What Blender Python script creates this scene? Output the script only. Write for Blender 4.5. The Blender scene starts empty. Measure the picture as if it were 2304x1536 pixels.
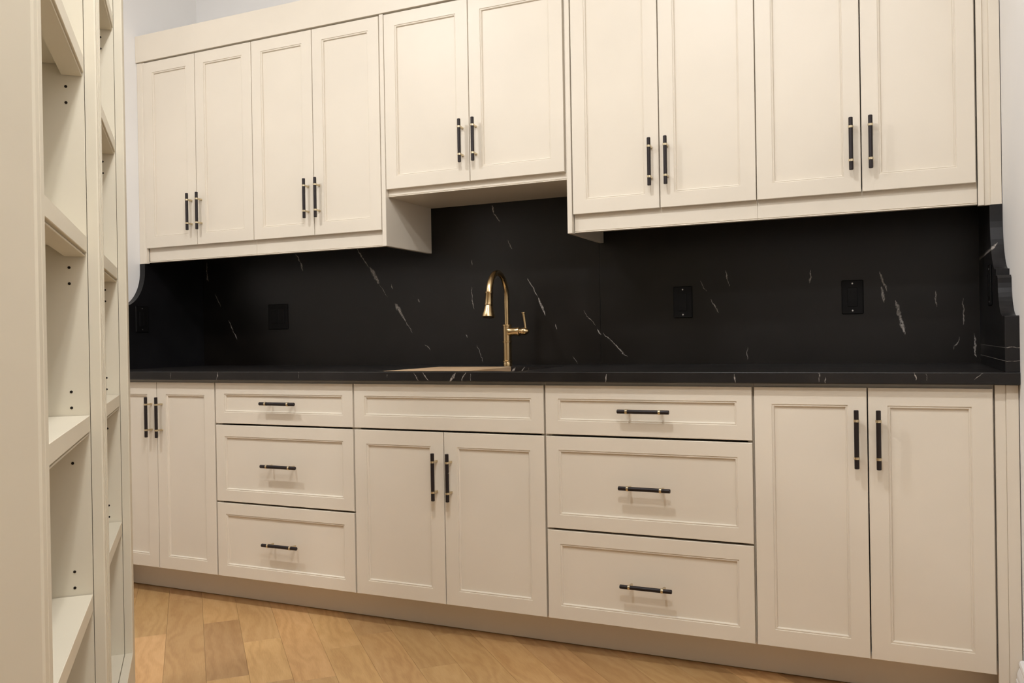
import bpy, math, random
from mathutils import Vector, Matrix

# ------------------------------------------------------------------ camera, world, exposure
scene = bpy.context.scene
COL = scene.collection
F_PX = 1911.70
YAW, PITCH, ROLL = (math.radians(a) for a in (24.1762, -0.1890, 0.9585))
CAM = Vector((1.0504, -2.5908, 1.0250))
fw = Vector((-math.sin(YAW) * math.cos(PITCH), math.cos(YAW) * math.cos(PITCH), math.sin(PITCH)))
rt = Vector((math.cos(YAW), math.sin(YAW), 0))
dn = fw.cross(rt)
right = math.cos(ROLL) * rt + math.sin(ROLL) * dn
down = -math.sin(ROLL) * rt + math.cos(ROLL) * dn
cd = bpy.data.cameras.new('camera')
cam = bpy.data.objects.new('camera', cd)
COL.objects.link(cam)
cam.matrix_world = Matrix(((right.x, -down.x, -fw.x, CAM.x), (right.y, -down.y, -fw.y, CAM.y),
                           (right.z, -down.z, -fw.z, CAM.z), (0, 0, 0, 1)))
cd.sensor_width = 36.0
cd.lens = F_PX / 2304 * 36
cd.clip_start = 0.02
scene.camera = cam
world = bpy.data.worlds.new('world')
scene.world = world
world.use_nodes = True
world.node_tree.nodes['Background'].inputs[0].default_value = (1.0, 0.93, 0.84, 1)
world.node_tree.nodes['Background'].inputs[1].default_value = 0.1
vs = scene.view_settings
vs.view_transform = 'Standard'
vs.look = 'None'
vs.gamma = 1.0
vs.use_curve_mapping = False
vs.exposure = -0.32

LAMP_POWER = 23.5          # disc, downwards
GLOW_POWER = 20.0           # sideways spill of the lens
LAMP_COLOR = (0.965, 0.975, 1.0)
CEIL = 3.05
DOWNLIGHTS = [(-1.35, -1.36, 'in front of the wall cabinets nearest the plain side wall'), (0.22, -1.36, 'in front of the raised cabinet'),
              (0.90, -2.25, 'far from the cabinets')]

# ------------------------------------------------------------------ measures of the place
FZ = -0.016                # level of the oak floor
WALL_L, WALL_R, WALL_B, WALL_F = -2.150, 1.352, 0.700, -5.60
STONE_Y = 0.680            # face of the stone splash
SPL_L, SPL_R = -2.118, 1.318
YU = 0.3138                # front of the upper doors
BT, BB = 0.8706, 0.1057    # top and bottom of the base fronts
D1, D2 = 0.7069, 0.3996
UT, UB, UR = 2.332, 1.471, 1.4059
UMB, UMR = 1.6303, 1.6018
CT, CB = 0.915, 0.8814
XA, XB, XC, XD, XE, XF, XG, XH = -1.7219, -1.4098, -0.7527, -0.3799, 0.0, 0.6672, 0.9809, 1.2904
U = [-2.1017, -1.7932, -1.471, -1.1493, -0.8194, -0.7961, -0.4184, -0.0348, -0.0035, 0.3175, 0.6433, 0.9657, 1.2841]
XP = -0.0254               # left edge of the right group's end panel


# ------------------------------------------------------------------ materials
def srgb(r, g, b):
    def f(c):
        c /= 255.0
        return c / 12.92 if c <= 0.04045 else ((c + 0.055) / 1.055) ** 2.4
    return (f(r), f(g), f(b), 1.0)


class NT:
    def __init__(self, name):
        self.m = bpy.data.materials.new(name)
        self.m.use_nodes = True
        self.t = self.m.node_tree
        self.b = self.t.nodes['Principled BSDF']

    def n(self, kind, **kw):
        nd = self.t.nodes.new(kind)
        for k, v in kw.items():
            setattr(nd, k, v)
        return nd

    def l(self, a, b):
        self.t.links.new(a, b)

    def set(self, **kw):
        for k, v in kw.items():
            self.b.inputs[k.replace('_', ' ')].default_value = v

    def math(self, op, a, b=None, clamp=False):
        nd = self.n('ShaderNodeMath', operation=op, use_clamp=clamp)
        for i, v in enumerate((a, b)):
            if v is None:
                continue
            if isinstance(v, (int, float)):
                nd.inputs[i].default_value = v
            else:
                self.l(v, nd.inputs[i])
        return nd.outputs[0]

    def noise(self, vec, scale, detail=2.0, rough=0.5):
        nd = self.n('ShaderNodeTexNoise')
        nd.inputs['Scale'].default_value = scale
        nd.inputs['Detail'].default_value = detail
        nd.inputs['Roughness'].default_value = rough
        if vec is not None:
            self.l(vec, nd.inputs['Vector'])
        return nd.outputs['Fac']

    def ramp(self, fac, stops):
        nd = self.n('ShaderNodeValToRGB')
        el = nd.color_ramp.elements
        while len(el) < len(stops):
            el.new(0.5)
        for e, (p, c) in zip(el, stops):
            e.position = p
            e.color = c
        self.l(fac, nd.inputs[0])
        return nd.outputs[0]

    def bump(self, h, strength, dist):
        nd = self.n('ShaderNodeBump')
        nd.inputs['Strength'].default_value = strength
        nd.inputs['Distance'].default_value = dist
        self.l(h, nd.inputs['Height'])
        self.l(nd.outputs[0], self.b.inputs['Normal'])

    def pos(self):
        return self.n('ShaderNodeNewGeometry').outputs['Position']


def paint(name, col, rough, var=0.03, bump=0.05):
    k = NT(name)
    c = k.noise(k.pos(), 3.0, 3)
    lo = tuple(x * (1 - var) for x in col[:3]) + (1,)
    hi = tuple(min(1, x * (1 + var)) for x in col[:3]) + (1,)
    k.l(k.ramp(c, [(0.3, lo), (0.7, hi)]), k.b.inputs['Base Color'])
    k.set(Roughness=rough)
    k.bump(k.noise(k.pos(), 260.0, 2), bump, 0.0006)
    return k.m


M_CAB = paint('cream_cabinet_paint', srgb(224, 214, 197), 0.42)
M_SHELF = paint('cream_shelf_paint', srgb(212, 203, 182), 0.5)
M_WALL = paint('white_wall_paint', srgb(241, 239, 236), 0.65, 0.015, 0.12)
M_TRIM = paint('white_trim_paint', srgb(238, 236, 234), 0.4, 0.01)


def metal(name, col, rough, bump=0.0, scale=400):
    k = NT(name)
    k.set(Base_Color=col, Metallic=1.0)
    r = k.math('MULTIPLY_ADD', k.noise(k.pos(), scale, 2), 0.12)
    r.node.inputs[2].default_value = rough - 0.06
    k.l(r, k.b.inputs['Roughness'])
    if bump:
        k.bump(k.noise(k.pos(), 900, 1), bump, 0.0005)
    return k.m


M_BRASS = metal('aged_brass', srgb(190, 166, 126), 0.25)
M_PALE_BRASS = metal('champagne_brass', srgb(214, 200, 170), 0.28)
M_STEEL = metal('steel_screw', srgb(190, 188, 185), 0.3)


def knurled():
    k = NT('dark_bronze_knurl')
    k.set(Base_Color=srgb(34, 26, 26), Metallic=0.35, Roughness=0.42)
    v = k.n('ShaderNodeTexVoronoi')
    v.inputs['Scale'].default_value = 620
    k.l(k.pos(), v.inputs['Vector'])
    k.bump(v.outputs['Distance'], 0.5, 0.0006)
    return k.m


M_BAR = knurled()


def plastic(name, col, rough):
    k = NT(name)
    n = k.noise(k.pos(), 500, 1)
    k.l(k.ramp(n, [(0.3, col), (0.8, tuple(c * 1.25 for c in col[:3]) + (1,))]), k.b.inputs['Base Color'])
    k.set(Roughness=rough)
    k.b.inputs['Specular IOR Level'].default_value = 0.22
    return k.m


M_OUTLET = plastic('black_outlet_plastic', srgb(6, 5, 5), 0.55)
M_SLOT = plastic('outlet_slot', srgb(4, 4, 4), 0.7)
M_HOLE = plastic('dark_pin_hole', srgb(26, 20, 14), 0.8)
M_RUBBER = plastic('dark_nozzle', srgb(30, 24, 20), 0.6)


def vein_group():
    g = bpy.data.node_groups.new('vein_segment', 'ShaderNodeTree')
    for nm, ty in (('P', 'NodeSocketVector'), ('A', 'NodeSocketVector'), ('B', 'NodeSocketVector'), ('W', 'NodeSocketFloat')):
        g.interface.new_socket(nm, in_out='INPUT', socket_type=ty)
    g.interface.new_socket('F', in_out='OUTPUT', socket_type='NodeSocketFloat')
    i, o = g.nodes.new('NodeGroupInput'), g.nodes.new('NodeGroupOutput')

    def vm(op, a, b):
        n = g.nodes.new('ShaderNodeVectorMath')
        n.operation = op
        g.links.new(a, n.inputs[0])
        if b is not None:
            g.links.new(b, n.inputs[3] if op == 'SCALE' else n.inputs[1])
        return n

    def mt(op, a, b, clamp=False):
        n = g.nodes.new('ShaderNodeMath')
        n.operation = op
        n.use_clamp = clamp
        for j, v in enumerate((a, b)):
            if v is None:
                continue
            if isinstance(v, (int, float)):
                n.inputs[j].default_value = v
            else:
                g.links.new(v, n.inputs[j])
        return n.outputs[0]
    pa = vm('SUBTRACT', i.outputs['P'], i.outputs['A']).outputs[0]
    ba = vm('SUBTRACT', i.outputs['B'], i.outputs['A']).outputs[0]
    h = mt('DIVIDE', vm('DOT_PRODUCT', pa, ba).outputs['Value'], vm('DOT_PRODUCT', ba, ba).outputs['Value'], True)
    d = vm('LENGTH', vm('SUBTRACT', pa, vm('SCALE', ba, h).outputs[0]).outputs[0], None).outputs['Value']
    # the vein thins out towards both ends
    taper = mt('ADD', mt('MULTIPLY', mt('MULTIPLY', h, mt('SUBTRACT', 1.0, h)), 3.2), 0.25)
    f = mt('SUBTRACT', 1.0, mt('DIVIDE', d, mt('MULTIPLY', i.outputs['W'], taper)), True)
    g.links.new(f, o.inputs['F'])
    return g


VG = vein_group()


def stone(name, light, dark, lo=(9, 6, 4), hi=(18, 14, 11)):
    """near-black stone with white veins where the slab has them (x, z of the slab face)"""
    k = NT(name)
    p = k.pos()
    sx = k.n('ShaderNodeSeparateXYZ')
    k.l(p, sx.inputs[0])
    cb = k.n('ShaderNodeCombineXYZ')
    k.l(sx.outputs[0], cb.inputs[0])
    k.l(sx.outputs[2], cb.inputs[1])
    nz = k.n('ShaderNodeTexNoise')
    nz.inputs['Scale'].default_value = 55
    nz.inputs['Detail'].default_value = 4
    k.l(cb.outputs[0], nz.inputs['Vector'])
    off = k.n('ShaderNodeVectorMath', operation='MULTIPLY_ADD')
    k.l(nz.outputs['Color'], off.inputs[0])
    off.inputs[1].default_value = (0.016, 0.016, 0)
    off.inputs[2].default_value = (-0.008, -0.008, 0)
    ad = k.n('ShaderNodeVectorMath', operation='ADD')
    k.l(cb.outputs[0], ad.inputs[0])
    k.l(off.outputs[0], ad.inputs[1])

    def total(segs):
        acc = None
        for x0, z0, x1, z1, w in segs:
            gn = k.n('ShaderNodeGroup')
            gn.node_tree = VG
            k.l(ad.outputs[0], gn.inputs['P'])
            gn.inputs['A'].default_value = (x0, z0, 0)
            gn.inputs['B'].default_value = (x1, z1, 0)
            gn.inputs['W'].default_value = w * 1.45
            acc = gn.outputs[0] if acc is None else k.math('MAXIMUM', acc, gn.outputs[0])
        return acc
    spark = k.noise(p, 170, 3, 0.7)
    spark = k.math('MULTIPLY_ADD', spark, 3.0, True)
    spark.node.inputs[2].default_value = -0.85
    cloud = k.noise(p, 5, 4, 0.6)
    base = k.ramp(cloud, [(0.35, srgb(*lo)), (0.7, srgb(*hi))])
    if dark:
        mx = k.n('ShaderNodeMix', data_type='RGBA')
        k.l(k.math('MULTIPLY', total(dark), 0.9), mx.inputs[0])
        k.l(base, mx.inputs[6])
        mx.inputs[7].default_value = srgb(3, 3, 3)
        base = mx.outputs[2]
    if light:
        fac = k.math('MULTIPLY', k.math('MULTIPLY', total(light), 1.5, True), spark)
        mx = k.n('ShaderNodeMix', data_type='RGBA')
        k.l(fac, mx.inputs[0])
        k.l(base, mx.inputs[6])
        mx.inputs[7].default_value = srgb(168, 160, 152)
        base = mx.outputs[2]
    k.l(base, k.b.inputs['Base Color'])
    r = k.math('MULTIPLY_ADD', cloud, 0.15)
    r.node.inputs[2].default_value = 0.27
    k.l(r, k.b.inputs['Roughness'])
    k.b.inputs['Specular IOR Level'].default_value = 0.36
    k.bump(k.noise(p, 120, 3), 0.05, 0.001)
    return k.m


SPLASH_VEINS = [
    (-2.092,1.434,-2.091,1.347,0.0016), (-2.091,1.378,-2.086,1.340,0.0032), (-2.042,1.274,-2.005,1.208,0.0016), (-1.958,1.140,-1.931,1.091,0.0024), (-1.931,1.091,-1.904,1.045,0.0016), (-1.537,1.444,-1.511,1.404,0.0024), (-1.511,1.404,-1.499,1.365,0.0040), (-1.191,1.450,-1.127,1.359,0.0020), (-1.120,1.363,-1.074,1.284,0.0073), (-1.074,1.284,-1.030,1.222,0.0008), (-0.991,1.189,-0.959,1.152,0.0073), (-0.973,1.166,-0.939,1.112,0.0048), (-0.939,1.112,-0.903,1.059,0.0012), (-0.841,1.005,-0.809,0.981,0.0010), (-0.501,1.593,-0.493,1.559,0.0032), (-0.493,1.559,-0.462,1.519,0.0020), (-0.429,1.439,-0.411,1.401,0.0012), (-0.602,1.368,-0.600,1.343,0.0012), (-0.605,1.253,-0.603,1.200,0.0012), (-0.603,1.200,-0.596,1.155,0.0016), (-0.342,1.276,-0.297,1.195,0.0016), (-0.297,1.195,-0.263,1.118,0.0032), (-0.222,1.082,-0.214,1.058,0.0016), (-0.634,1.049,-0.628,1.033,0.0012), (-0.584,1.002,-0.555,0.925,0.0010), (-0.097,1.133,-0.045,1.071,0.0008), (-0.040,1.058,-0.024,1.033,0.0024), (-0.017,1.042,0.036,0.994,0.0016), (0.027,1.002,0.082,0.945,0.0020), (-0.146,0.949,-0.126,0.919,0.0012), (0.375,1.234,0.401,1.194,0.0010), (0.473,1.270,0.486,1.211,0.0016), (0.417,1.163,0.446,1.110,0.0016), (0.779,1.256,0.775,1.208,0.0028), (1.009,1.240,1.031,1.170,0.0032), (1.015,1.186,1.022,1.129,0.0032), (1.060,1.137,1.074,1.067,0.0048), (1.071,1.083,1.087,1.017,0.0048), (0.550,0.978,0.549,0.930,0.0012), (1.184,1.167,1.187,1.110,0.0016), (1.267,1.138,1.270,1.049,0.0020), (1.259,1.006,1.237,0.963,0.0012), (1.301,1.019,1.304,0.939,0.0024), (-1.010,1.278,-1.001,1.257,0.0016), (-0.873,1.209,-0.862,1.193,0.0020),]
DARK_VEINS = [
    (0.640,1.275,0.655,1.176,0.0014), (0.655,1.176,0.662,1.126,0.0014), (0.632,1.235,0.670,1.126,0.0014), (0.726,1.222,0.702,1.174,0.0014), (0.742,1.230,0.775,1.196,0.0014), (0.775,1.196,0.779,1.123,0.0014), (0.779,1.123,0.813,1.081,0.0014), (0.694,1.142,0.645,1.069,0.0014), (0.645,1.069,0.604,0.996,0.0014), (0.604,0.996,0.587,0.921,0.0014), (0.696,1.125,0.715,1.027,0.0014), (0.715,1.027,0.737,0.945,0.0014), (0.782,1.074,0.799,0.977,0.0014), (0.799,0.977,0.829,0.925,0.0014), (0.541,1.080,0.555,0.980,0.0014), (0.681,1.339,0.727,1.271,0.0014), (0.727,1.271,0.742,1.225,0.0014), (0.632,1.251,0.710,1.207,0.0014),]
EDGE_VEINS = [
    (-1.369,0.913,-1.373,0.883,0.0014), (-0.976,0.913,-0.977,0.888,0.0008), (-0.589,0.909,-0.589,0.893,0.0008), (-0.481,0.912,-0.462,0.884,0.0014), (-0.446,0.911,-0.421,0.885,0.0014), (-0.315,0.911,-0.339,0.880,0.0035), (-0.274,0.911,-0.295,0.884,0.0014), (-0.258,0.909,-0.259,0.884,0.0008), (0.221,0.910,0.222,0.882,0.0014), (0.619,0.911,0.622,0.882,0.0017), (0.856,0.911,0.856,0.886,0.0010), (0.871,0.899,0.872,0.883,0.0014), (1.102,0.912,1.104,0.891,0.0014), (1.131,0.912,1.132,0.891,0.0008), (1.245,0.894,1.266,0.914,0.0010), (-1.613,0.911,-1.618,0.886,0.0008),]
# the splash material is split into columns so that each carries only the veins that cross it
SPLASH_X = [WALL_L + 0.001, -1.76, -1.30, -0.88, -0.45, -0.026, 0.52, 0.69, 0.92, WALL_R - 0.001]


def crossing(segs, x0, x1):
    return [q for q in segs if max(q[0], q[2]) > x0 - 0.02 and min(q[0], q[2]) < x1 + 0.02]


M_SPLASH = [stone('black_veined_splash', crossing(SPLASH_VEINS, x0, x1), crossing(DARK_VEINS, x0, x1)) for x0, x1 in zip(SPLASH_X, SPLASH_X[1:])]
M_COUNTER = stone('black_veined_counter', EDGE_VEINS, None, (20, 18, 18), (32, 29, 28))  # same stone as the splash; lamp light on its front edge put into the base
M_SIDE = stone('black_stone_side', [(1.31, 1.26, 1.335, 1.285, 0.003), (1.2, 0.975, 1.5, 0.985, 0.0006), (1.2, 0.945, 1.5, 0.94, 0.0005)], None, (12, 11, 12), (24, 23, 25))


def oak(name, tone):
    k = NT(name)
    rnd = k.n('ShaderNodeObjectInfo').outputs['Random']
    mp = k.n('ShaderNodeMapping')
    mp.inputs['Rotation'].default_value = (0, 0, math.radians(-45))
    k.l(k.pos(), mp.inputs['Vector'])
    sh = k.n('ShaderNodeCombineXYZ')
    k.l(k.math('MULTIPLY', rnd, 37.0), sh.inputs[0])
    k.l(k.math('MULTIPLY', rnd, 91.0), sh.inputs[1])
    ad = k.n('ShaderNodeVectorMath', operation='ADD')
    k.l(mp.outputs[0], ad.inputs[0])
    k.l(sh.outputs[0], ad.inputs[1])

    def stretched(sx, sy):
        m2 = k.n('ShaderNodeVectorMath', operation='MULTIPLY')
        k.l(ad.outputs[0], m2.inputs[0])
        m2.inputs[1].default_value = (sx, sy, 1)
        return m2.outputs[0]
    wv = k.n('ShaderNodeTexWave', wave_type='BANDS', bands_direction='X')
    wv.inputs['Scale'].default_value = 7.0
    wv.inputs['Distortion'].default_value = 16.0
    wv.inputs['Detail'].default_value = 3.0
    wv.inputs['Detail Scale'].default_value = 1.3
    k.l(stretched(1.0, 0.30), wv.inputs['Vector'])
    fine = k.noise(stretched(90, 5), 4.0, 3, 0.6)
    broad = k.noise(stretched(4, 1.2), 2.0, 3)
    mixv = k.math('ADD', k.math('MULTIPLY', wv.outputs['Fac'], 0.15), k.math('ADD', k.math('MULTIPLY', fine, 0.40), k.math('MULTIPLY', broad, 0.45)))
    g1 = k.ramp(mixv, [(0.18, srgb(*tone[0])), (0.5, srgb(*tone[1])), (0.85, srgb(*tone[2]))])
    hv = k.n('ShaderNodeHueSaturation')
    k.l(g1, hv.inputs['Color'])
    v = k.math('MULTIPLY_ADD', rnd, 0.36)
    v.node.inputs[2].default_value = 0.84
    r2 = k.math('FRACT', k.math('MULTIPLY', rnd, 17.3))
    hs = k.math('MULTIPLY_ADD', r2, 0.007)
    hs.node.inputs[2].default_value = 0.4975
    k.l(hs, hv.inputs['Hue'])
    k.l(v, hv.inputs['Value'])
    k.l(hv.outputs[0], k.b.inputs['Base Color'])
    k.set(Roughness=0.42)
    k.bump(fine, 0.06, 0.0006)
    return k.m


M_OAK = oak('oak_plank', [(160, 118, 72), (186, 146, 97), (204, 166, 117)])


def board_wood():
    k = NT('pale_board_wood')
    m2 = k.n('ShaderNodeVectorMath', operation='MULTIPLY')
    k.l(k.pos(), m2.inputs[0])
    m2.inputs[1].default_value = (60, 3, 20)
    f = k.noise(m2.outputs[0], 1.0, 3)
    k.l(k.ramp(f, [(0.3, srgb(196, 158, 116)), (0.7, srgb(226, 196, 160))]), k.b.inputs['Base Color'])
    k.set(Roughness=0.4)
    return k.m


M_BOARD = board_wood()


# ------------------------------------------------------------------ mesh helpers
class MB:
    def __init__(self):
        self.v, self.f, self.mi, self.sm = [], [], [], []

    def face(self, idx, mi=0, smooth=False):
        self.f.append(idx)
        self.mi.append(mi)
        self.sm.append(smooth)

    def loops(self, rings, closed=False, cap0=True, cap1=True, mi=0, smooth=False):
        """rings: lists of points with equal count, skinned in order"""
        base = len(self.v)
        n = len(rings[0])
        for r in rings:
            self.v += [tuple(p) for p in r]
        m = len(rings)
        for i in range(m if closed else m - 1):
            a, b = base + i * n, base + ((i + 1) % m) * n
            for j in range(n):
                k = (j + 1) % n
                self.face((a + j, a + k, b + k, b + j), mi, smooth)
        if not closed:
            if cap0:
                self.face(tuple(base + j for j in reversed(range(n))), mi)
            if cap1:
                self.face(tuple(base + (m - 1) * n + j for j in range(n)), mi)

    def box(self, x0, x1, y0, y1, z0, z1, bev=0.0, mi=0):
        if bev <= 0:
            self.loops([[(x0, y0, z0), (x1, y0, z0), (x1, y1, z0), (x0, y1, z0)],
                        [(x0, y0, z1), (x1, y0, z1), (x1, y1, z1), (x0, y1, z1)]], mi=mi)
            return
        b = bev

        def oct_(d, z):
            e = d
            return [(x0 + b + e, y0 + e, z), (x1 - b - e, y0 + e, z), (x1 - e, y0 + b + e, z), (x1 - e, y1 - b - e, z),
                    (x1 - b - e, y1 - e, z), (x0 + b + e, y1 - e, z), (x0 + e, y1 - b - e, z), (x0 + e, y0 + b + e, z)]
        self.loops([oct_(b, z0), oct_(0, z0 + b), oct_(0, z1 - b), oct_(b, z1)], mi=mi)

    def prism(self, poly, fn, a, b, mi=0):
        """poly: 2D points; fn(p, s) -> 3D, extruded from s=a to s=b"""
        self.loops([[fn(p, a) for p in poly], [fn(p, b) for p in poly]], mi=mi)

    def tube(self, path, radii, seg=16, mi=0, smooth=True, caps=True):
        pts = [Vector(p) for p in path]
        if isinstance(radii, (int, float)):
            radii = [radii] * len(pts)
        rings = []
        ref = None
        for i, p in enumerate(pts):
            a = pts[max(i - 1, 0)]
            c = pts[min(i + 1, len(pts) - 1)]
            t = (c - a)
            if t.length < 1e-9:
                t = Vector((0, 0, 1))
            t.normalize()
            if ref is None:
                ref = Vector((1, 0, 0)) if abs(t.x) < 0.9 else Vector((0, 1, 0))
            u = (ref - t * ref.dot(t)).normalized()
            w = t.cross(u)
            ref = u
            rings.append([p + radii[i] * (math.cos(2 * math.pi * j / seg) * u + math.sin(2 * math.pi * j / seg) * w) for j in range(seg)])
        self.loops(rings, mi=mi, smooth=smooth, cap0=caps, cap1=caps)

    def lathe(self, origin, axis, prof, seg=24, mi=0, smooth=True):
        """prof: (along, radius) with near-sharp corners doubled by caller"""
        o, ax = Vector(origin), Vector(axis).normalized()
        ref = Vector((1, 0, 0)) if abs(ax.x) < 0.9 else Vector((0, 1, 0))
        u = (ref - ax * ref.dot(ax)).normalized()
        w = ax.cross(u)
        rings = [[o + ax * s + r * (math.cos(2 * math.pi * j / seg) * u + math.sin(2 * math.pi * j / seg) * w) for j in range(seg)] for s, r in prof]
        self.loops(rings, mi=mi, smooth=smooth)

    def build(self, name, mats, parent=None, origin=(0, 0, 0), weld=False):
        o = Vector(origin)
        me = bpy.data.meshes.new(name)
        me.from_pydata([tuple(Vector(p) - o) for p in self.v], [], self.f)
        for m in (mats if isinstance(mats, (list, tuple)) else [mats]):
            me.materials.append(m)
        for p, mi, s in zip(me.polygons, self.mi, self.sm):
            p.material_index = mi
            p.use_smooth = s
        import bmesh
        bm = bmesh.new()
        bm.from_mesh(me)
        if weld:
            bmesh.ops.remove_doubles(bm, verts=bm.verts, dist=1e-5)
        bmesh.ops.recalc_face_normals(bm, faces=bm.faces)
        bm.to_mesh(me)
        bm.free()
        if any(self.sm):
            me.set_sharp_from_angle(angle=math.radians(42))
        ob = bpy.data.objects.new(name, me)
        COL.objects.link(ob)
        if parent is not None:
            ob.parent = parent
        ob.location = o if parent is None else o - Vector(world_loc(parent))
        return ob


def world_loc(o):
    loc = Vector((0, 0, 0))
    while o is not None:
        loc += o.location
        o = o.parent
    return loc


def tag(o, label, cat, group=None):
    o['label'] = label
    o['category'] = cat
    if group:
        o['group'] = group
    return o


def thing(name, loc, label, cat, group=None):
    o = bpy.data.objects.new(name, None)
    o.empty_display_size = 0.1
    o.location = loc
    COL.objects.link(o)
    return tag(o, label, cat, group)


def struct(o):
    o['kind'] = 'structure'
    return o


def boxpart(name, parent, mat, x0, x1, y0, y1, z0, z1, bev=0.0012):
    m = MB()
    m.box(x0, x1, y0, y1, z0, z1, bev)
    return m.build(name, mat, parent, ((x0 + x1) / 2, (y0 + y1) / 2, z0))


# ------------------------------------------------------------------ the room shell
def slab(name, mat, x0, x1, y0, y1, z0, z1):
    m = MB()
    m.box(x0, x1, y0, y1, z0, z1)
    return struct(m.build(name, mat, None, ((x0 + x1) / 2, (y0 + y1) / 2, z0)))


slab('wall_back', M_WALL, WALL_L - 0.1, WALL_R + 0.1, WALL_B, WALL_B + 0.1, FZ, CEIL)
slab('wall_left', M_WALL, WALL_L - 0.1, WALL_L, WALL_F, WALL_B, FZ, CEIL)
slab('wall_right', M_WALL, WALL_R, WALL_R + 0.1, WALL_F, WALL_B, FZ, CEIL)
slab('wall_front', M_WALL, WALL_L - 0.1, WALL_R + 0.1, WALL_F - 0.1, WALL_F, FZ, CEIL)
slab('ceiling', M_WALL, WALL_L - 0.1, WALL_R + 0.1, WALL_F - 0.1, WALL_B + 0.1, CEIL, CEIL + 0.1)
floor = slab('floor', plastic('dark_subfloor', srgb(60, 42, 26), 0.8), WALL_L - 0.1, WALL_R + 0.1, WALL_F - 0.1, WALL_B + 0.1, FZ - 0.12, FZ - 0.014)


def clip(poly, nx, ny, c):
    out = []
    for i, p in enumerate(poly):
        q = poly[(i + 1) % len(poly)]
        a, b = nx * p[0] + ny * p[1] - c, nx * q[0] + ny * q[1] - c
        if a <= 0:
            out.append(p)
        if a * b < 0:
            t = a / (a - b)
            out.append((p[0] + t * (q[0] - p[0]), p[1] + t * (q[1] - p[1])))
    return out


# oak planks laid on the diagonal: across = (x+y)/sqrt2, along = (y-x)/sqrt2
random.seed(11)
S2 = math.sqrt(0.5)
PW = 0.1262
ends_known = {0: [0.525, 0.13, -0.75], 1: [1.05, -0.45], 2: [0.34, -0.55], -1: [0.79, -0.35], -2: [1.15, 0.05], 3: [0.43, -0.30], 4: [0.05, 0.75]}
for k in range(-34, 26):
    a0 = -0.93 + k * PW
    cuts = [-4.5]
    marks = ends_known.get(k, [])
    s = -4.5 + random.uniform(0.2, 1.2)
    while s < 4.5:
        if all(abs(s - e) > 0.45 for e in marks):
            cuts.append(s)
        s += random.uniform(0.55, 1.25)
    cuts = sorted(cuts + marks + [4.5])
    for c0, c1 in zip(cuts, cuts[1:]):
        g = 0.0003
        quad = [(a0 + g, c0 + g), (a0 + PW - g, c0 + g), (a0 + PW - g, c1 - g), (a0 + g, c1 - g)]
        poly = [((a - b) * S2, (a + b) * S2) for a, b in quad]
        for nx, ny, c in ((-1, 0, -(WALL_L + 0.002)), (1, 0, WALL_R - 0.002), (0, -1, -(WALL_F + 0.002)), (0, 1, 0.14)):
            poly = clip(poly, nx, ny, c)
            if len(poly) < 3:
                break
        if len(poly) < 3:
            continue
        area = 0.5 * abs(sum(p[0] * q[1] - q[0] * p[1] for p, q in zip(poly, poly[1:] + poly[:1])))
        if area < 0.0006:
            continue
        cx = sum(p[0] for p in poly) / len(poly)
        cy = sum(p[1] for p in poly) / len(poly)
        ins = [(p[0] + (cx - p[0]) * 0.0, p[1] + (cy - p[1]) * 0.0) for p in poly]
        dz = random.uniform(-0.0002, 0.0)
        top = []
        for p in ins:
            d = math.hypot(cx - p[0], cy - p[1])
            e = 0.0003 / max(d, 1e-6)
            top.append((p[0] + (cx - p[0]) * e, p[1] + (cy - p[1]) * e))
        m = MB()
        m.loops([[(p[0], p[1], FZ - 0.014) for p in ins], [(p[0], p[1], FZ + dz - 0.0003) for p in ins], [(p[0], p[1], FZ + dz) for p in top]])
        m.build('plank', M_OAK, floor, (cx, cy, FZ - 0.014))


def baseboard(name, wall_x, side, y0, y1):
    # profile: plinth, ogee cap, top bead (distance from the wall, height)
    prof = [(0, 0), (0.018, 0), (0.018, 0.118), (0.016, 0.121), (0.0165, 0.126), (0.0155, 0.134), (0.011, 0.146),
            (0.0085, 0.151), (0.0105, 0.154), (0.0115, 0.160), (0.009, 0.166), (0.004, 0.169), (0, 0.169)]
    m = MB()
    m.prism(prof, lambda p, s: (wall_x + side * p[0], s, p[1] + FZ), y0, y1)
    return struct(m.build(name, M_TRIM, None, (wall_x, y0, FZ)))


baseboard('baseboard_right', WALL_R, -1, WALL_F, -0.001)
baseboard('baseboard_left', WALL_L, 1, WALL_F, -0.001)


# ------------------------------------------------------------------ pulls: dark bar on two brass posts
def bar_mesh(vertical):
    m = MB()
    L = 0.0825
    prof = [(-L, 0.0052), (-L + 0.0012, 0.0065), (L - 0.0012, 0.0065), (L, 0.0052)]
    m.lathe((0, 0, 0), (0, 0, 1) if vertical else (1, 0, 0), prof, 14)
    return m


def post_mesh(vertical):
    m = MB()
    ax = (0, 0, 1) if vertical else (1, 0, 0)
    m.lathe((0, 0, 0), ax, [(-0.0035, 0.0066), (-0.0035, 0.0078), (0.0035, 0.0078), (0.0035, 0.0066)], 16)
    m.box(-0.0035 if not vertical else -0.0045, 0.0035 if not vertical else 0.0045, 0.0045, 0.0308,
          -0.0045 if not vertical else -0.0035, 0.0045 if not vertical else 0.0035, 0.0006)
    return m


PULL = {}
for vert in (True, False):
    b = bar_mesh(vert).build('handle_bar', M_BAR)
    p = post_mesh(vert).build('handle_post', M_PALE_BRASS)
    PULL[vert] = (b.data, p.data)
    bpy.data.objects.remove(b)
    bpy.data.objects.remove(p)


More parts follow.
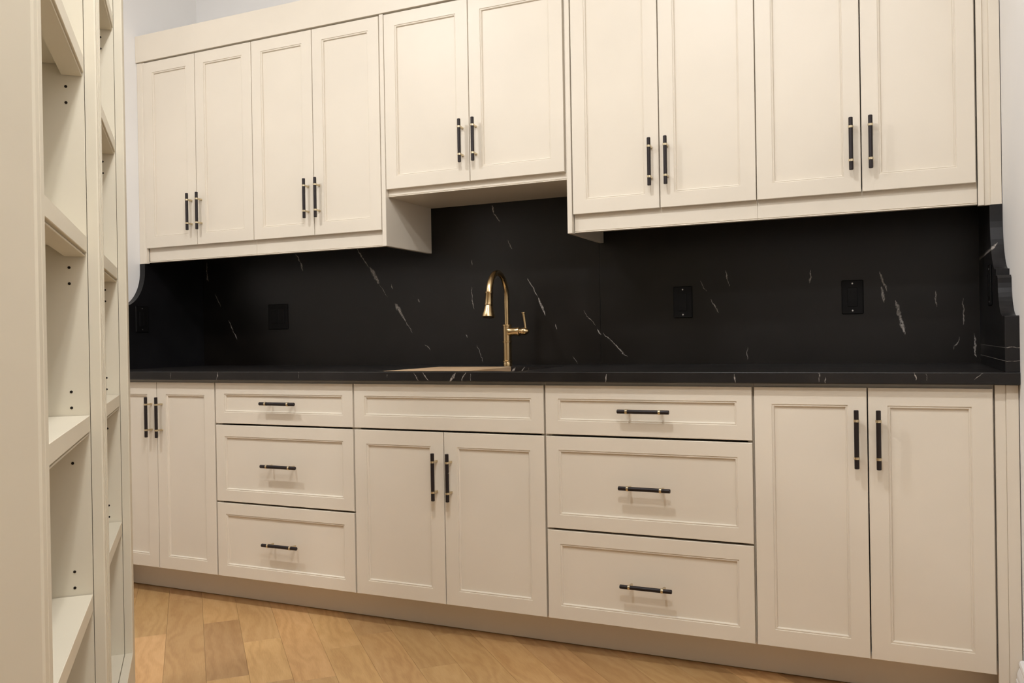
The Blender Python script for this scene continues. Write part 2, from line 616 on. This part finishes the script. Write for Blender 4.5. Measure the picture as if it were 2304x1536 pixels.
def pull(front, x, z, yf, vertical):
    bar, post = PULL[vertical]
    w = world_loc(front)
    y = yf - 0.0305
    for me, nm, dx, dz in ((bar, 'handle_bar', 0, 0), (post, 'handle_post', -0.0525, -0.0525), (post, 'handle_post', 0.0525, 0.0525)):
        o = bpy.data.objects.new(nm, me)
        COL.objects.link(o)
        o.parent = front
        o.location = Vector((x + (0 if vertical else dx), y, z + (dz if vertical else 0))) - w


# ------------------------------------------------------------------ framed fronts
def front(name, parent, x0, x1, z0, z1, yf, fwid, th=0.019, label=None):
    def ring(i, y):
        return [(x0 + i, yf + y, z0 + i), (x1 - i, yf + y, z0 + i), (x1 - i, yf + y, z1 - i), (x0 + i, yf + y, z1 - i)]
    w = fwid
    m = MB()
    m.loops([ring(0, th), ring(0, 0.0016), ring(0.0006, 0.0005), ring(0.0016, 0), ring(w, 0), ring(w + 0.0008, 0.0026),
             ring(w + 0.0026, 0.0028), ring(w + 0.0040, 0.0018), ring(w + 0.0056, 0.0022), ring(w + 0.0070, 0.0042),
             ring(w + 0.0078, 0.0085), ring(w + 0.0078, th)], closed=True)
    d = m.build(name, M_CAB, parent, ((x0 + x1) / 2, yf, z0))
    if label:
        d['label'] = label
    pm = MB()
    i = w + 0.0074
    pm.box(x0 + i, x1 - i, yf + 0.0082, yf + 0.015, z0 + i, z1 - i)
    pm.build('center_panel', M_CAB, d, ((x0 + x1) / 2, yf + 0.0082, z0 + i))
    return d


G1, G2 = 0.0016, 0.0034      # half gap inside a pair / between units
FWD, FWW = 0.050, 0.044


def carcass(parent, x0, x1, yf, yb, z0, z1, t=0.018, top=True):
    """open-fronted box: two sides, bottom, top, back"""
    m = MB()
    y0 = yf + 0.0205
    m.box(x0, x0 + t, y0, yb, z0, z1)
    m.box(x1 - t, x1, y0, yb, z0, z1)
    m.box(x0 + t, x1 - t, y0, yb, z0, z0 + t)
    if top:
        m.box(x0 + t, x1 - t, y0, yb, z1 - t, z1)
    m.box(x0 + t, x1 - t, yb - 0.008, yb, z0 + t, z1 - t)
    return m.build('body', M_CAB, parent, ((x0 + x1) / 2, yf, z0))


# ------------------------------------------------------------------ base cabinets
YB_BACK = 0.660
BZ0, BZ1 = 0.100, CB - 0.001


def base_unit(name, x0, x1, label, cat, top=True):
    t = thing(name, ((x0 + x1) / 2, 0.3, BZ0), label, cat)
    carcass(t, x0 + 0.0005, x1 - 0.0005, 0.0, YB_BACK, BZ0, BZ1, top=top)
    return t


def pair(t, x0, xm, x1, z0, z1, yf, hz, low, gl=G2, gr=G2):
    a = front('door', t, x0 + gl, xm - G1, z0, z1, yf, FWD)
    b = front('door', t, xm + G1, x1 - gr, z0, z1, yf, FWD)
    pull(a, xm - 0.0285, hz, yf, True)
    pull(b, xm + 0.0285, hz, yf, True)


X0 = XA - 0.3121
t = base_unit('base_cabinet', X0, XB, 'cream two-door base cabinet between bookcase and narrow drawer unit', 'cabinet')
pair(t, X0, XA, XB, BB, BT, 0, 0.728, False)
boxpart('filler_strip', t, M_CAB, WALL_L + 0.001, X0 - 0.0005, 0.0, 0.02, FZ, BT)

t = base_unit('drawer_cabinet', XB, XC, 'cream three-drawer base cabinet beside the two-door cabinet near bookcase', 'cabinet')
for z0, z1, hz in ((D1 + G2, BT, 0.7930), (D2 + G2, D1 - G2, 0.5540), (BB, D2 - G2, 0.2530)):
    d = front('drawer', t, XB + G2, XC - G2, z0, z1, 0, FWW)
    pull(d, (XB + XC) / 2 + 0.003, hz, 0, False)

t = base_unit('sink_cabinet', XC, XE, 'cream sink base cabinet with plain false drawer front above two doors', 'cabinet', top=False)
boxpart('front_rail', t, M_CAB, XC + 0.019, XE - 0.019, 0.0205, 0.0232, 0.842, BZ1, 0)
front('false_drawer_front', t, XC + G2, XE - G2, D1 + G2, BT, 0, FWW, label='wide drawer front without a handle')
pair(t, XC, XD, XE, BB, D1 - G2, 0, 0.551, False)

t = base_unit('drawer_cabinet', XE, XF, 'cream three-drawer base cabinet between sink cabinet and tall-door cabinet', 'cabinet')
for z0, z1, hz in ((D1 + G2, BT, 0.7915), (D2 + G2, D1 - G2, 0.5510), (BB, D2 - G2, 0.2430)):
    d = front('drawer', t, XE + G2, XF - G2, z0, z1, 0, FWW)
    pull(d, (XE + XF) / 2 + 0.006, hz, 0, False)

t = base_unit('base_cabinet', XF, XH + 0.004, 'cream two-door base cabinet against white wall with baseboard', 'cabinet')
pair(t, XF, XG, XH + 0.003, BB, BT, 0, 0.7265, False)
boxpart('filler_strip', t, M_CAB, XH + 0.0045, 1.3205, 0.004, 0.024, FZ, CB - 0.001)
boxpart('filler_strip', t, M_CAB, 1.3207, WALL_R - 0.002, 0.0015, 0.024, FZ, CB - 0.001)

tk = MB()
tk.box(WALL_L + 0.002, 1.318, 0.115, 0.133, FZ + 0.002, BZ0 - 0.001, 0.0008)
tag(tk.build('toe_kick', M_CAB, None, (0, 0.115, FZ + 0.002)), 'long recessed cream toe kick board under the base cabinets', 'toe kick')

# ------------------------------------------------------------------ countertop with sink cut-out
SX0, SX1, SY0, SY1 = -0.655, -0.105, 0.028, 0.478
ctop = thing('countertop', (0, 0.3, CB), 'long black veined stone countertop over the base cabinets', 'countertop')


def ring_counter():
    m = MB()
    x0, x1, y0, y1 = WALL_L + 0.001, WALL_R - 0.001, -0.025, STONE_Y - 0.0005
    e = 0.0032

    def r(d, z):
        return [(x0, y0 + d, z), (x1, y0 + d, z), (x1, y1, z), (x0, y1, z)]

    def h(z):
        return [(SX0, SY0, z), (SX1, SY0, z), (SX1, SY1, z), (SX0, SY1, z)]
    m.loops([h(CT), *[r(e * (1 - math.sin(q)), CT - e * (1 - math.cos(q))) for q in [math.pi / 2 * i / 5 for i in range(6)]], r(0, CB + e), r(e, CB), h(CB)], closed=True)
    return m


ring_counter().build('stone_slab', M_COUNTER, ctop, (0, 0.3, CB))

# stone splash behind the counter: slabs with a hairline joint
bs = thing('backsplash', (0, STONE_Y, CT), 'black stone backsplash slabs with white veins behind the faucet', 'backsplash')
for x0, x1 in ((WALL_L + 0.001, -0.0265), (-0.0255, WALL_R - 0.001)):
    m = MB()
    xs = [x0] + [x for x in SPLASH_X if x0 + 0.01 < x < x1 - 0.01] + [x1]
    for a, b in zip(xs, xs[1:]):
        mi = max(i for i in range(len(M_SPLASH)) if SPLASH_X[i] <= a + 0.005)
        i0 = len(m.v)
        m.v += [(a, STONE_Y, CT), (b, STONE_Y, CT), (b, STONE_Y, 1.75), (a, STONE_Y, 1.75), (a, WALL_B - 0.0005, CT), (b, WALL_B - 0.0005, CT), (b, WALL_B - 0.0005, 1.75), (a, WALL_B - 0.0005, 1.75)]
        for q in ((0, 1, 2, 3), (5, 4, 7, 6), (4, 5, 1, 0), (3, 2, 6, 7)):
            m.face(tuple(i0 + j for j in q), mi)
        if a == xs[0]:
            m.face((i0, i0 + 3, i0 + 7, i0 + 4), mi)
        if b == xs[-1]:
            m.face((i0 + 1, i0 + 5, i0 + 6, i0 + 2), mi)
    m.build('stone_slab', M_SPLASH, bs, ((x0 + x1) / 2, STONE_Y, CT), weld=True)

# side splashes: stepped silhouette with two concave coves
SIDE = [(STONE_Y - 0.0005, CT + 0.0005), (STONE_Y - 0.0005, UB - 0.0235), (YU + 0.032, UB - 0.0235), (YU + 0.032, UR - 0.005), (0.316, UR - 0.005)]
for i in range(15):
    a = math.radians(90 * i / 14)
    SIDE.append((0.186 + 0.130 * math.cos(a), 1.370 - 0.170 * math.sin(a)))
SIDE += [(0.172, 1.200), (0.172, 1.180), (0.140, 1.180)]
for i in range(13):
    a = math.radians(90 * i / 12)
    SIDE.append((0.030 + 0.100 * math.cos(a), 1.172 - 0.108 * math.sin(a)))
SIDE += [(-0.016, 1.064), (-0.019, 1.061), (-0.019, CT + 0.0005)]
for x0, x1, lab in ((WALL_L + 0.0005, SPL_L, 'black stone side splash with curved cutout beside the angled bookcase'),
                    (SPL_R, WALL_R - 0.0005, 'black stone side splash with stepped curved edge on the baseboard wall')):
    m = MB()
    m.prism(SIDE, lambda p, s: (s, p[0], p[1]), x0, x1)
    tag(m.build('side_splash', M_SIDE, None, ((x0 + x1) / 2, STONE_Y, CT)), lab, 'backsplash')

# ------------------------------------------------------------------ sink, board and faucet
sk = thing('undermount_sink', ((SX0 + SX1) / 2, (SY0 + SY1) / 2, 0.70), 'brass undermount sink basin below the counter cutout', 'sink')
m = MB()
bx0, bx1, by0, by1 = SX0 - 0.006, SX1 + 0.006, SY0 - 0.004, SY1 + 0.006


def br(i, z):
    return [(bx0 + i, by0 + i, z), (bx1 - i, by0 + i, z), (bx1 - i, by1 - i, z), (bx0 + i, by1 - i, z)]


m.loops([br(0.014, 0.705), br(0.002, 0.72), br(0.0, CB - 0.0012), br(-0.001, CB - 0.0004), br(0.003, CB - 0.0004), br(0.004, 0.722), br(0.016, 0.708)])
m.build('basin', M_BRASS, sk, ((SX0 + SX1) / 2, (SY0 + SY1) / 2, 0.70))
m = MB()
m.lathe((-0.22, 0.25, 0.708), (0, 0, 1), [(0, 0.045), (0.003, 0.045), (0.004, 0.04), (0.002, 0.03)], 24)
m.build('drain', M_BRASS, sk, (-0.22, 0.25, 0.708))
m = MB()
m.box(SX0 + 0.002, -0.332, SY0 + 0.001, SY1 - 0.002, CB - 0.0002, CT - 0.0004, 0.0015)
tag(m.build('cutting_board', M_BOARD, None, (-0.49, 0.25, CB)), 'pale wood cutting board set flush into the sink cutout', 'cutting board')

FX, FY = -0.376, 0.540
fa = thing('faucet', (FX, FY, CT), 'brass gooseneck pull-down faucet with side lever behind the sink', 'faucet')
m = MB()
z = CT
m.lathe((FX, FY, z), (0, 0, 1), [(0, 0.0185), (0.014, 0.0185), (0.016, 0.0175), (0.017, 0.0205), (0.022, 0.0205), (0.0235, 0.0172), (0.094, 0.0166),
                                 (0.095, 0.0195), (0.100, 0.0195), (0.1015, 0.0172), (0.160, 0.0172), (0.161, 0.0195), (0.167, 0.0195), (0.169, 0.0125)], 28)
m.build('body', M_BRASS, fa, (FX, FY, z))
# gooseneck: up, over, down to the spray head, towards the front of the counter
path, rad = [(FX, FY, z + 0.165), (FX, FY, z + 0.225)], [0.0105, 0.0105]
RA = 0.092
cz = z + 0.268
HX = FX + 0.010
path.append((FX, FY, cz - 0.01))
rad.append(0.0105)
for i in range(0, 21):
    a = math.pi * i / 20 * 0.94
    path.append((FX + (HX - FX) * i / 20, FY - RA + RA * math.cos(a), cz + 1.12 * RA * math.sin(a)))
    rad.append(0.0105 + 0.003 * max(0, (i - 11) / 9))
m = MB()
m.tube(path, rad, 18)
m.build('gooseneck', M_BRASS, fa, (FX, FY, z))
end = Vector(path[-1])
dirv = (Vector(path[-1]) - Vector(path[-2])).normalized()
dirv = (dirv + Vector((0, -0.02, -0.5))).normalized()
m = MB()
m.lathe(end - dirv * 0.004, dirv, [(0, 0.0130), (0.002, 0.0162), (0.006, 0.0162), (0.008, 0.0145), (0.048, 0.0152), (0.049, 0.0172), (0.053, 0.0172), (0.055, 0.0158),
                                   (0.075, 0.0205), (0.091, 0.0248), (0.098, 0.0252), (0.099, 0.0225)], 26)
sp = m.build('spray_head', M_BRASS, fa, end)
m = MB()
m.lathe(end + dirv * 0.0955, dirv, [(0, 0.0205), (0.0012, 0.0205), (0.0018, 0.012), (0.0012, 0.002)], 20)
m.build('nozzle', M_RUBBER, sp, end + dirv * 0.0955)
m = MB()
zt = z + 0.139
m.lathe((FX + 0.008, FY, zt), (1, 0, 0), [(0, 0.0205), (0.005, 0.0200), (0.011, 0.0165), (0.040, 0.0158), (0.041, 0.0190), (0.048, 0.0190), (0.049, 0.0130), (0.057, 0.0120),
                                          (0.059, 0.0150), (0.067, 0.0160), (0.074, 0.0150), (0.081, 0.0105), (0.086, 0.007)], 24)
m.build('valve', M_BRASS, fa, (FX, FY, zt))
m = MB()
m.lathe((FX + 0.083, FY, zt + 0.004), (-0.14, 0, 1), [(0, 0.006), (0.012, 0.0045), (0.055, 0.0055), (0.068, 0.0062), (0.069, 0.009), (0.073, 0.009), (0.074, 0.006)], 16)
m.build('lever', M_BRASS, fa, (FX, FY, zt))


# ------------------------------------------------------------------ outlets on the stone
def outlet(loc, face, gangs, label):
    """face: outward normal of the wall, loc: centre on the stone face"""
    o = thing('wall_outlet', loc, label, 'outlet')
    n = Vector(face)
    t = Vector((0, 0, 1)).cross(n)
    wd, hg = (0.073 if gangs == 1 else 0.118), 0.121

    def put(name, mat, u0, u1, z0, z1, d0, d1, parent, bev=0.0008):
        mb = MB()
        mb.box(u0, u1, -d1, -d0, z0, z1, bev)
        mb.v = [tuple(Vector(loc) + t * p[0] - n * p[1] + Vector((0, 0, p[2]))) for p in mb.v]
        return mb.build(name, mat, parent, loc)
    pl = put('cover_plate', M_OUTLET, -wd / 2, wd / 2, -hg / 2, hg / 2, 0.0, 0.005, o, 0.0022)
    for i in range(gangs):
        c = 0 if gangs == 1 else (-0.023 if i == 0 else 0.023)
        r = put('receptacle', M_OUTLET, c - 0.0165, c + 0.0165, -0.034, 0.034, 0.0045, 0.0072, pl, 0.001)
        for zc in (-0.018, 0.018):
            for du in (-0.006, 0.006):
                s = put('slot', M_SLOT, c + du - 0.001, c + du + 0.001, zc - 0.004, zc + 0.004, 0.0072, 0.0074, pl, 0)
        for zc in (-0.0485, 0.0485):
            mb = MB()
            ce = Vector(loc) + t * c + Vector((0, 0, zc)) + n * 0.0048
            mb.lathe(ce, n, [(0, 0.003), (0.0008, 0.003), (0.0011, 0.0022)], 12)
            mb.build('screw', M_STEEL if gangs == 1 else M_OUTLET, pl, ce)


outlet((-1.649, STONE_Y, 1.149), (0, -1, 0), 2, 'wide black double outlet plate on stone nearest the bookcase')
outlet((0.310, STONE_Y, 1.155), (0, -1, 0), 1, 'black outlet plate on stone between faucet and the larger dark veins')
outlet((0.919, STONE_Y, 1.153), (0, -1, 0), 1, 'black outlet plate on stone beside the sparkling white vein')
outlet((SPL_L, 0.292, 1.144), (1, 0, 0), 1, 'black outlet plate on side splash below the curved cutout')
outlet((SPL_R, 0.310, 1.160), (-1, 0, 0), 1, 'black outlet plate on the stepped side splash')

# ------------------------------------------------------------------ upper cabinets
def upper(name, x0, x1, z0, label, rail_z, xr0=None, xr1=None):
    t = thing(name, ((x0 + x1) / 2, 0.5, rail_z), label, 'cabinet')
    carcass(t, x0 + 0.0005, x1 - 0.0005, YU, STONE_Y - 0.001, z0 - 0.022, UT + 0.002)
    a, b = (x0 if xr0 is None else xr0) + 0.0004, (x1 if xr1 is None else xr1) - 0.0004
    return t, a, b


def light_rail(t, a, b, z0, z1):
    """valance under the doors: a board with a thin lip along its lower edge"""
    m = MB()
    prof = [(YU + 0.0195, z0 + 0.0065), (YU + 0.0225, z0 + 0.005), (YU + 0.018, z0 + 0.004), (YU + 0.016, z0 + 0.0015), (YU + 0.0175, z0), (YU + 0.034, z0),
            (YU + 0.034, z1 + 0.014), (YU + 0.0195, z1 + 0.014)]
    m.prism(prof, lambda p, s: (s, p[0], p[1]), a, b)
    return m.build('light_rail', M_CAB, t, ((a + b) / 2, YU, z0))


def upair(t, x0, xm, x1, z0, hz, gl=G2, gr=G2):
    pair(t, x0, xm, x1, z0, UT - 0.003, YU, hz, True, gl, gr)


UG = 0.0016
t, a, b = upper('wall_cabinet', U[0] - 0.001, U[2], UB, 'cream two-door wall cabinet against the plain white side wall', UR)
upair(t, U[0], U[1], U[2], UB, 1.617, 0.001, UG)
light_rail(t, a, b, UR, UB - 0.004)
m = MB()
m.prism([(WALL_L + 0.001, YU + 0.016), (-2.119, YU + 0.016), (-2.117, YU + 0.019), (-2.113, YU + 0.019), (-2.111, YU + 0.016), (-2.104, YU + 0.016), (-2.104, YU + 0.03), (WALL_L + 0.001, YU + 0.03)],
        lambda p, s: (p[0], p[1] - 0.012, s), UR - 0.004, UT + 0.001)
m.build('filler_strip', M_CAB, t, (WALL_L, YU, UR))

t, a, b = upper('wall_cabinet', U[2], U[4] + 0.002, UB, 'cream two-door wall cabinet with exposed end panel beside the raised cabinet', UR)
upair(t, U[2], U[3], U[4], UB, 1.623, UG, 0.001)
light_rail(t, a, U[4] + 0.001, UR, UB - 0.004)
boxpart('end_panel', t, M_CAB, U[4] + 0.0035, U[5] - 0.001, YU - 0.001, STONE_Y - 0.0008, UR - 0.001, UT + 0.001)

t, a, b = upper('wall_cabinet', U[5], XP, UMB, 'shorter raised cream wall cabinet above the faucet', UMR)
upair(t, U[5], U[6], XP - 0.007, UMB, 1.7825, 0.0016, 0.0016)
light_rail(t, a, b, UMR, UMB - 0.003)
m = MB()
m.box(a, b, YU + 0.0345, STONE_Y - 0.001, UMR + 0.0008, UMB - 0.0225, 0.0)
m.build('bottom_panel', M_CAB, t, ((a + b) / 2, YU, UMR))

t, a, b = upper('wall_cabinet', U[8], U[10], UB, 'cream two-door wall cabinet right beside the raised cabinet, with thin end panel', UR)
upair(t, U[8], U[9], U[10], UB, 1.6285, 0.001, G1)
light_rail(t, a, b, UR, UB - 0.004)
boxpart('end_panel', t, M_CAB, XP + 0.001, U[8] - 0.003, YU - 0.001, STONE_Y - 0.0008, UR - 0.003, UT + 0.001)

t, a, b = upper('wall_cabinet', U[10], U[12] + 0.003, UB, 'cream two-door wall cabinet above the stepped side splash', UR)
upair(t, U[10], U[11], U[12], UB, 1.6195, G1, 0.001)
light_rail(t, a, b, UR, UB - 0.004)
m = MB()
m.prism([(U[12] + 0.0045, YU + 0.004), (1.304, YU + 0.004), (1.306, YU + 0.010), (1.320, YU + 0.010), (1.322, YU + 0.002), (WALL_R - 0.002, YU + 0.002), (WALL_R - 0.002, YU + 0.026), (U[12] + 0.0045, YU + 0.026)],
        lambda p, s: (p[0], p[1], s), UR - 0.004, UT + 0.001)
m.build('filler_strip', M_CAB, t, (WALL_R, YU, UR))

m = MB()
m.box(WALL_L + 0.0005, WALL_R - 0.0015, YU - 0.004, YU + 0.016, UT + 0.0035, 2.458, 0.0012)
m.box(WALL_L + 0.0005, WALL_R - 0.0015, YU + 0.016, STONE_Y - 0.001, UT + 0.0035, UT + 0.02)
tag(m.build('crown_fascia', M_CAB, None, (0, YU, UT)), 'flat cream fascia board running along the tops of the wall cabinets', 'fascia')

# ------------------------------------------------------------------ bookcase standing on the diagonal
TH = math.radians(44.80)
E = Vector((-math.sin(TH), math.cos(TH), 0))
N = Vector((-math.cos(TH), -math.sin(TH), 0))      # from the front into the case
O0 = Vector((1.0504, -2.5908, 0))     # foot of the line from which the case is set out
NF, NJ, NB = 0.1711, 0.1925, 0.480
T1, T1B, T2, T2B, T3, T3B = 1.1496, 1.2107, 1.8896, 1.9818, 2.6325, 2.7027
BKZ0, BKZ1, LEDGE = FZ + 0.004, 2.36, 0.1547


def bk(t_, n_, z_):
    return O0 + E * t_ + N * n_ + Vector((0, 0, z_))


bc = thing('bookcase', bk((T1 + T3B) / 2, (NF + NB) / 2, BKZ0), 'tall cream open bookcase with empty shelves standing at an angle', 'bookcase')


def bkbox(name, t0, t1, n0, n1, z0, z1, parent=bc, bev=0.001, mat=None):
    mb = MB()
    mb.box(t0, t1, n0, n1, z0, z1, bev)
    mb.v = [tuple(bk(*p)) for p in mb.v]
    return mb.build(name, mat or M_SHELF, parent, bk((t0 + t1) / 2, n0, z0))


PT = 0.019
bkbox('side_panel', T1, T1 + 0.030, NF, NB, BKZ0, BKZ1, bev=0.003)
bkbox('side_panel', T1 + 0.0304, T1B - 0.002, NJ + 0.0012, NB, BKZ0, BKZ1)
bkbox('divider_panel', T2 + 0.0005, T2B - 0.002, NJ + 0.0012, NB - 0.01, BKZ0, BKZ1)
bkbox('side_panel', T3 + 0.0005, T3B, NJ + 0.0012, NB, BKZ0, BKZ1)
bkbox('back_panel', T1B - 0.002, T3 + 0.0005, NB - 0.009, NB, BKZ0, BKZ1)


def stile(t0, t1, beads):
    """face-frame upright with rounded front corners and fine beads"""
    r = 0.003
    prof = [(t0, NJ), (t0, NF + r), (t0 + r * 0.3, NF + r * 0.3), (t0 + r, NF)]
    for c in beads:
        prof += [(c - 0.007, NF), (c - 0.0065, NF + 0.005), (c - 0.003, NF + 0.001), (c + 0.003, NF + 0.001), (c + 0.0065, NF + 0.005), (c + 0.007, NF)]
    prof += [(t1 - r, NF), (t1 - r * 0.3, NF + r * 0.3), (t1, NF + r), (t1, NJ)]
    mb = MB()
    mb.prism(prof, lambda p, s: tuple(bk(p[0], p[1], s)), BKZ0, BKZ1)
    return mb.build('face_stile', M_SHELF, bc, bk((t0 + t1) / 2, NF, BKZ0))


stile(T1 + 0.0304, T1B, [])
stile(T2, T2B, [T2 + 0.022, (T2 + T2B) / 2, T2B - 0.022])
stile(T3, T3B, [])
for t0, t1 in ((T1B, T2), (T2B, T3)):
    bkbox('bottom_rail', t0 + 0.0003, t1 - 0.0003, NF, NJ, BKZ0, LEDGE, bev=0.0015)
    bkbox('top_rail', t0 + 0.0003, t1 - 0.0003, NF, NJ, BKZ1 - 0.07, BKZ1, bev=0.0015)
    bkbox('deck', t0 - 0.0015, t1, NJ + 0.0014, NB - 0.0095, LEDGE - 0.02, LEDGE - 0.0005)
    bkbox('top_board', t0 - 0.0015, t1, NJ + 0.0014, NB - 0.0095, BKZ1 - 0.02, BKZ1 - 0.0005)
    for zt in (1.951, 1.6025, 1.243, 0.886, 0.528):
        mb = MB()
        a, b = t0 + 0.0, t1 - 0.002
        n0 = NJ + 0.0016
        # board with a deep nosing: flat face, shadow groove, lower bead
        prof = [(n0, zt - 0.001), (n0 + 0.001, zt), (NB - 0.010, zt), (NB - 0.010, zt - 0.019), (n0 + 0.040, zt - 0.019), (n0 + 0.040, zt - 0.040), (n0 + 0.0035, zt - 0.040),
                (n0 + 0.0025, zt - 0.0385), (n0 + 0.0035, zt - 0.0370), (n0 + 0.0075, zt - 0.0365), (n0 + 0.0075, zt - 0.0325), (n0 + 0.001, zt - 0.0320), (n0, zt - 0.0310)]
        mb.prism(prof, lambda p, s: tuple(bk(s, p[0], p[1])), a, b)
        mb.build('shelf', M_SHELF, bc, bk((a + b) / 2, NJ, zt))

for tp, tag_z in ((T2, 0), (T3, 0)):
    mb = MB()
    for zt in (1.951, 1.6025, 1.243, 0.886, 0.528):
        for dz in (0.048, 0.016, -0.062, -0.094):
            if zt == 1.243 and dz == 0.048:
                pass
            for nh in (NJ + 0.034, NJ + 0.23):
                if dz > 0 and zt > 1.0 and dz == 0.048:
                    continue
                c = bk(tp + 0.0004, nh, zt + dz)
                mb.lathe(c, -E, [(0, 0.0028), (0.0005, 0.0028)], 12, smooth=False)
    ho = mb.build('pin_holes', M_HOLE, bc, bk(tp, NJ, 0.5))
    ho['label'] = 'small dark shelf pin holes'
    ho['kind'] = 'stuff'

# ------------------------------------------------------------------ recessed ceiling lamps
for lx, ly, where in DOWNLIGHTS:
    d = thing('downlight', (lx, ly, CEIL), 'round white recessed ceiling downlight ' + where, 'ceiling light', 'ceiling downlights')
    m = MB()
    m.lathe((lx, ly, CEIL), (0, 0, -1), [(0.0, 0.085), (0.004, 0.085), (0.006, 0.078), (0.004, 0.062), (0.001, 0.058)], 32)
    m.build('trim_ring', M_TRIM, d, (lx, ly, CEIL))
    k = NT('lamp_lens')
    k.set(Base_Color=(1, 1, 1, 1))
    k.b.inputs['Emission Color'].default_value = LAMP_COLOR + (1,)
    k.b.inputs['Emission Strength'].default_value = 12.0
    m = MB()
    m.lathe((lx, ly, CEIL - 0.0045), (0, 0, -1), [(0, 0.056), (0.0015, 0.056), (0.002, 0.05)], 32)
    m.build('lens', k.m, d, (lx, ly, CEIL - 0.0045))
    for kind, power, dz in (('AREA', LAMP_POWER, -0.009), ('POINT', GLOW_POWER, -0.07)):
        la = bpy.data.lights.new('downlight_lamp', kind)
        if kind == 'AREA':
            la.shape = 'DISK'
            la.size = 0.11
        else:
            la.shadow_soft_size = 0.05
        la.energy = power
        la.color = LAMP_COLOR
        lo = bpy.data.objects.new('downlight_lamp', la)
        COL.objects.link(lo)
        lo.parent = d
        lo.location = (0, 0, dz)
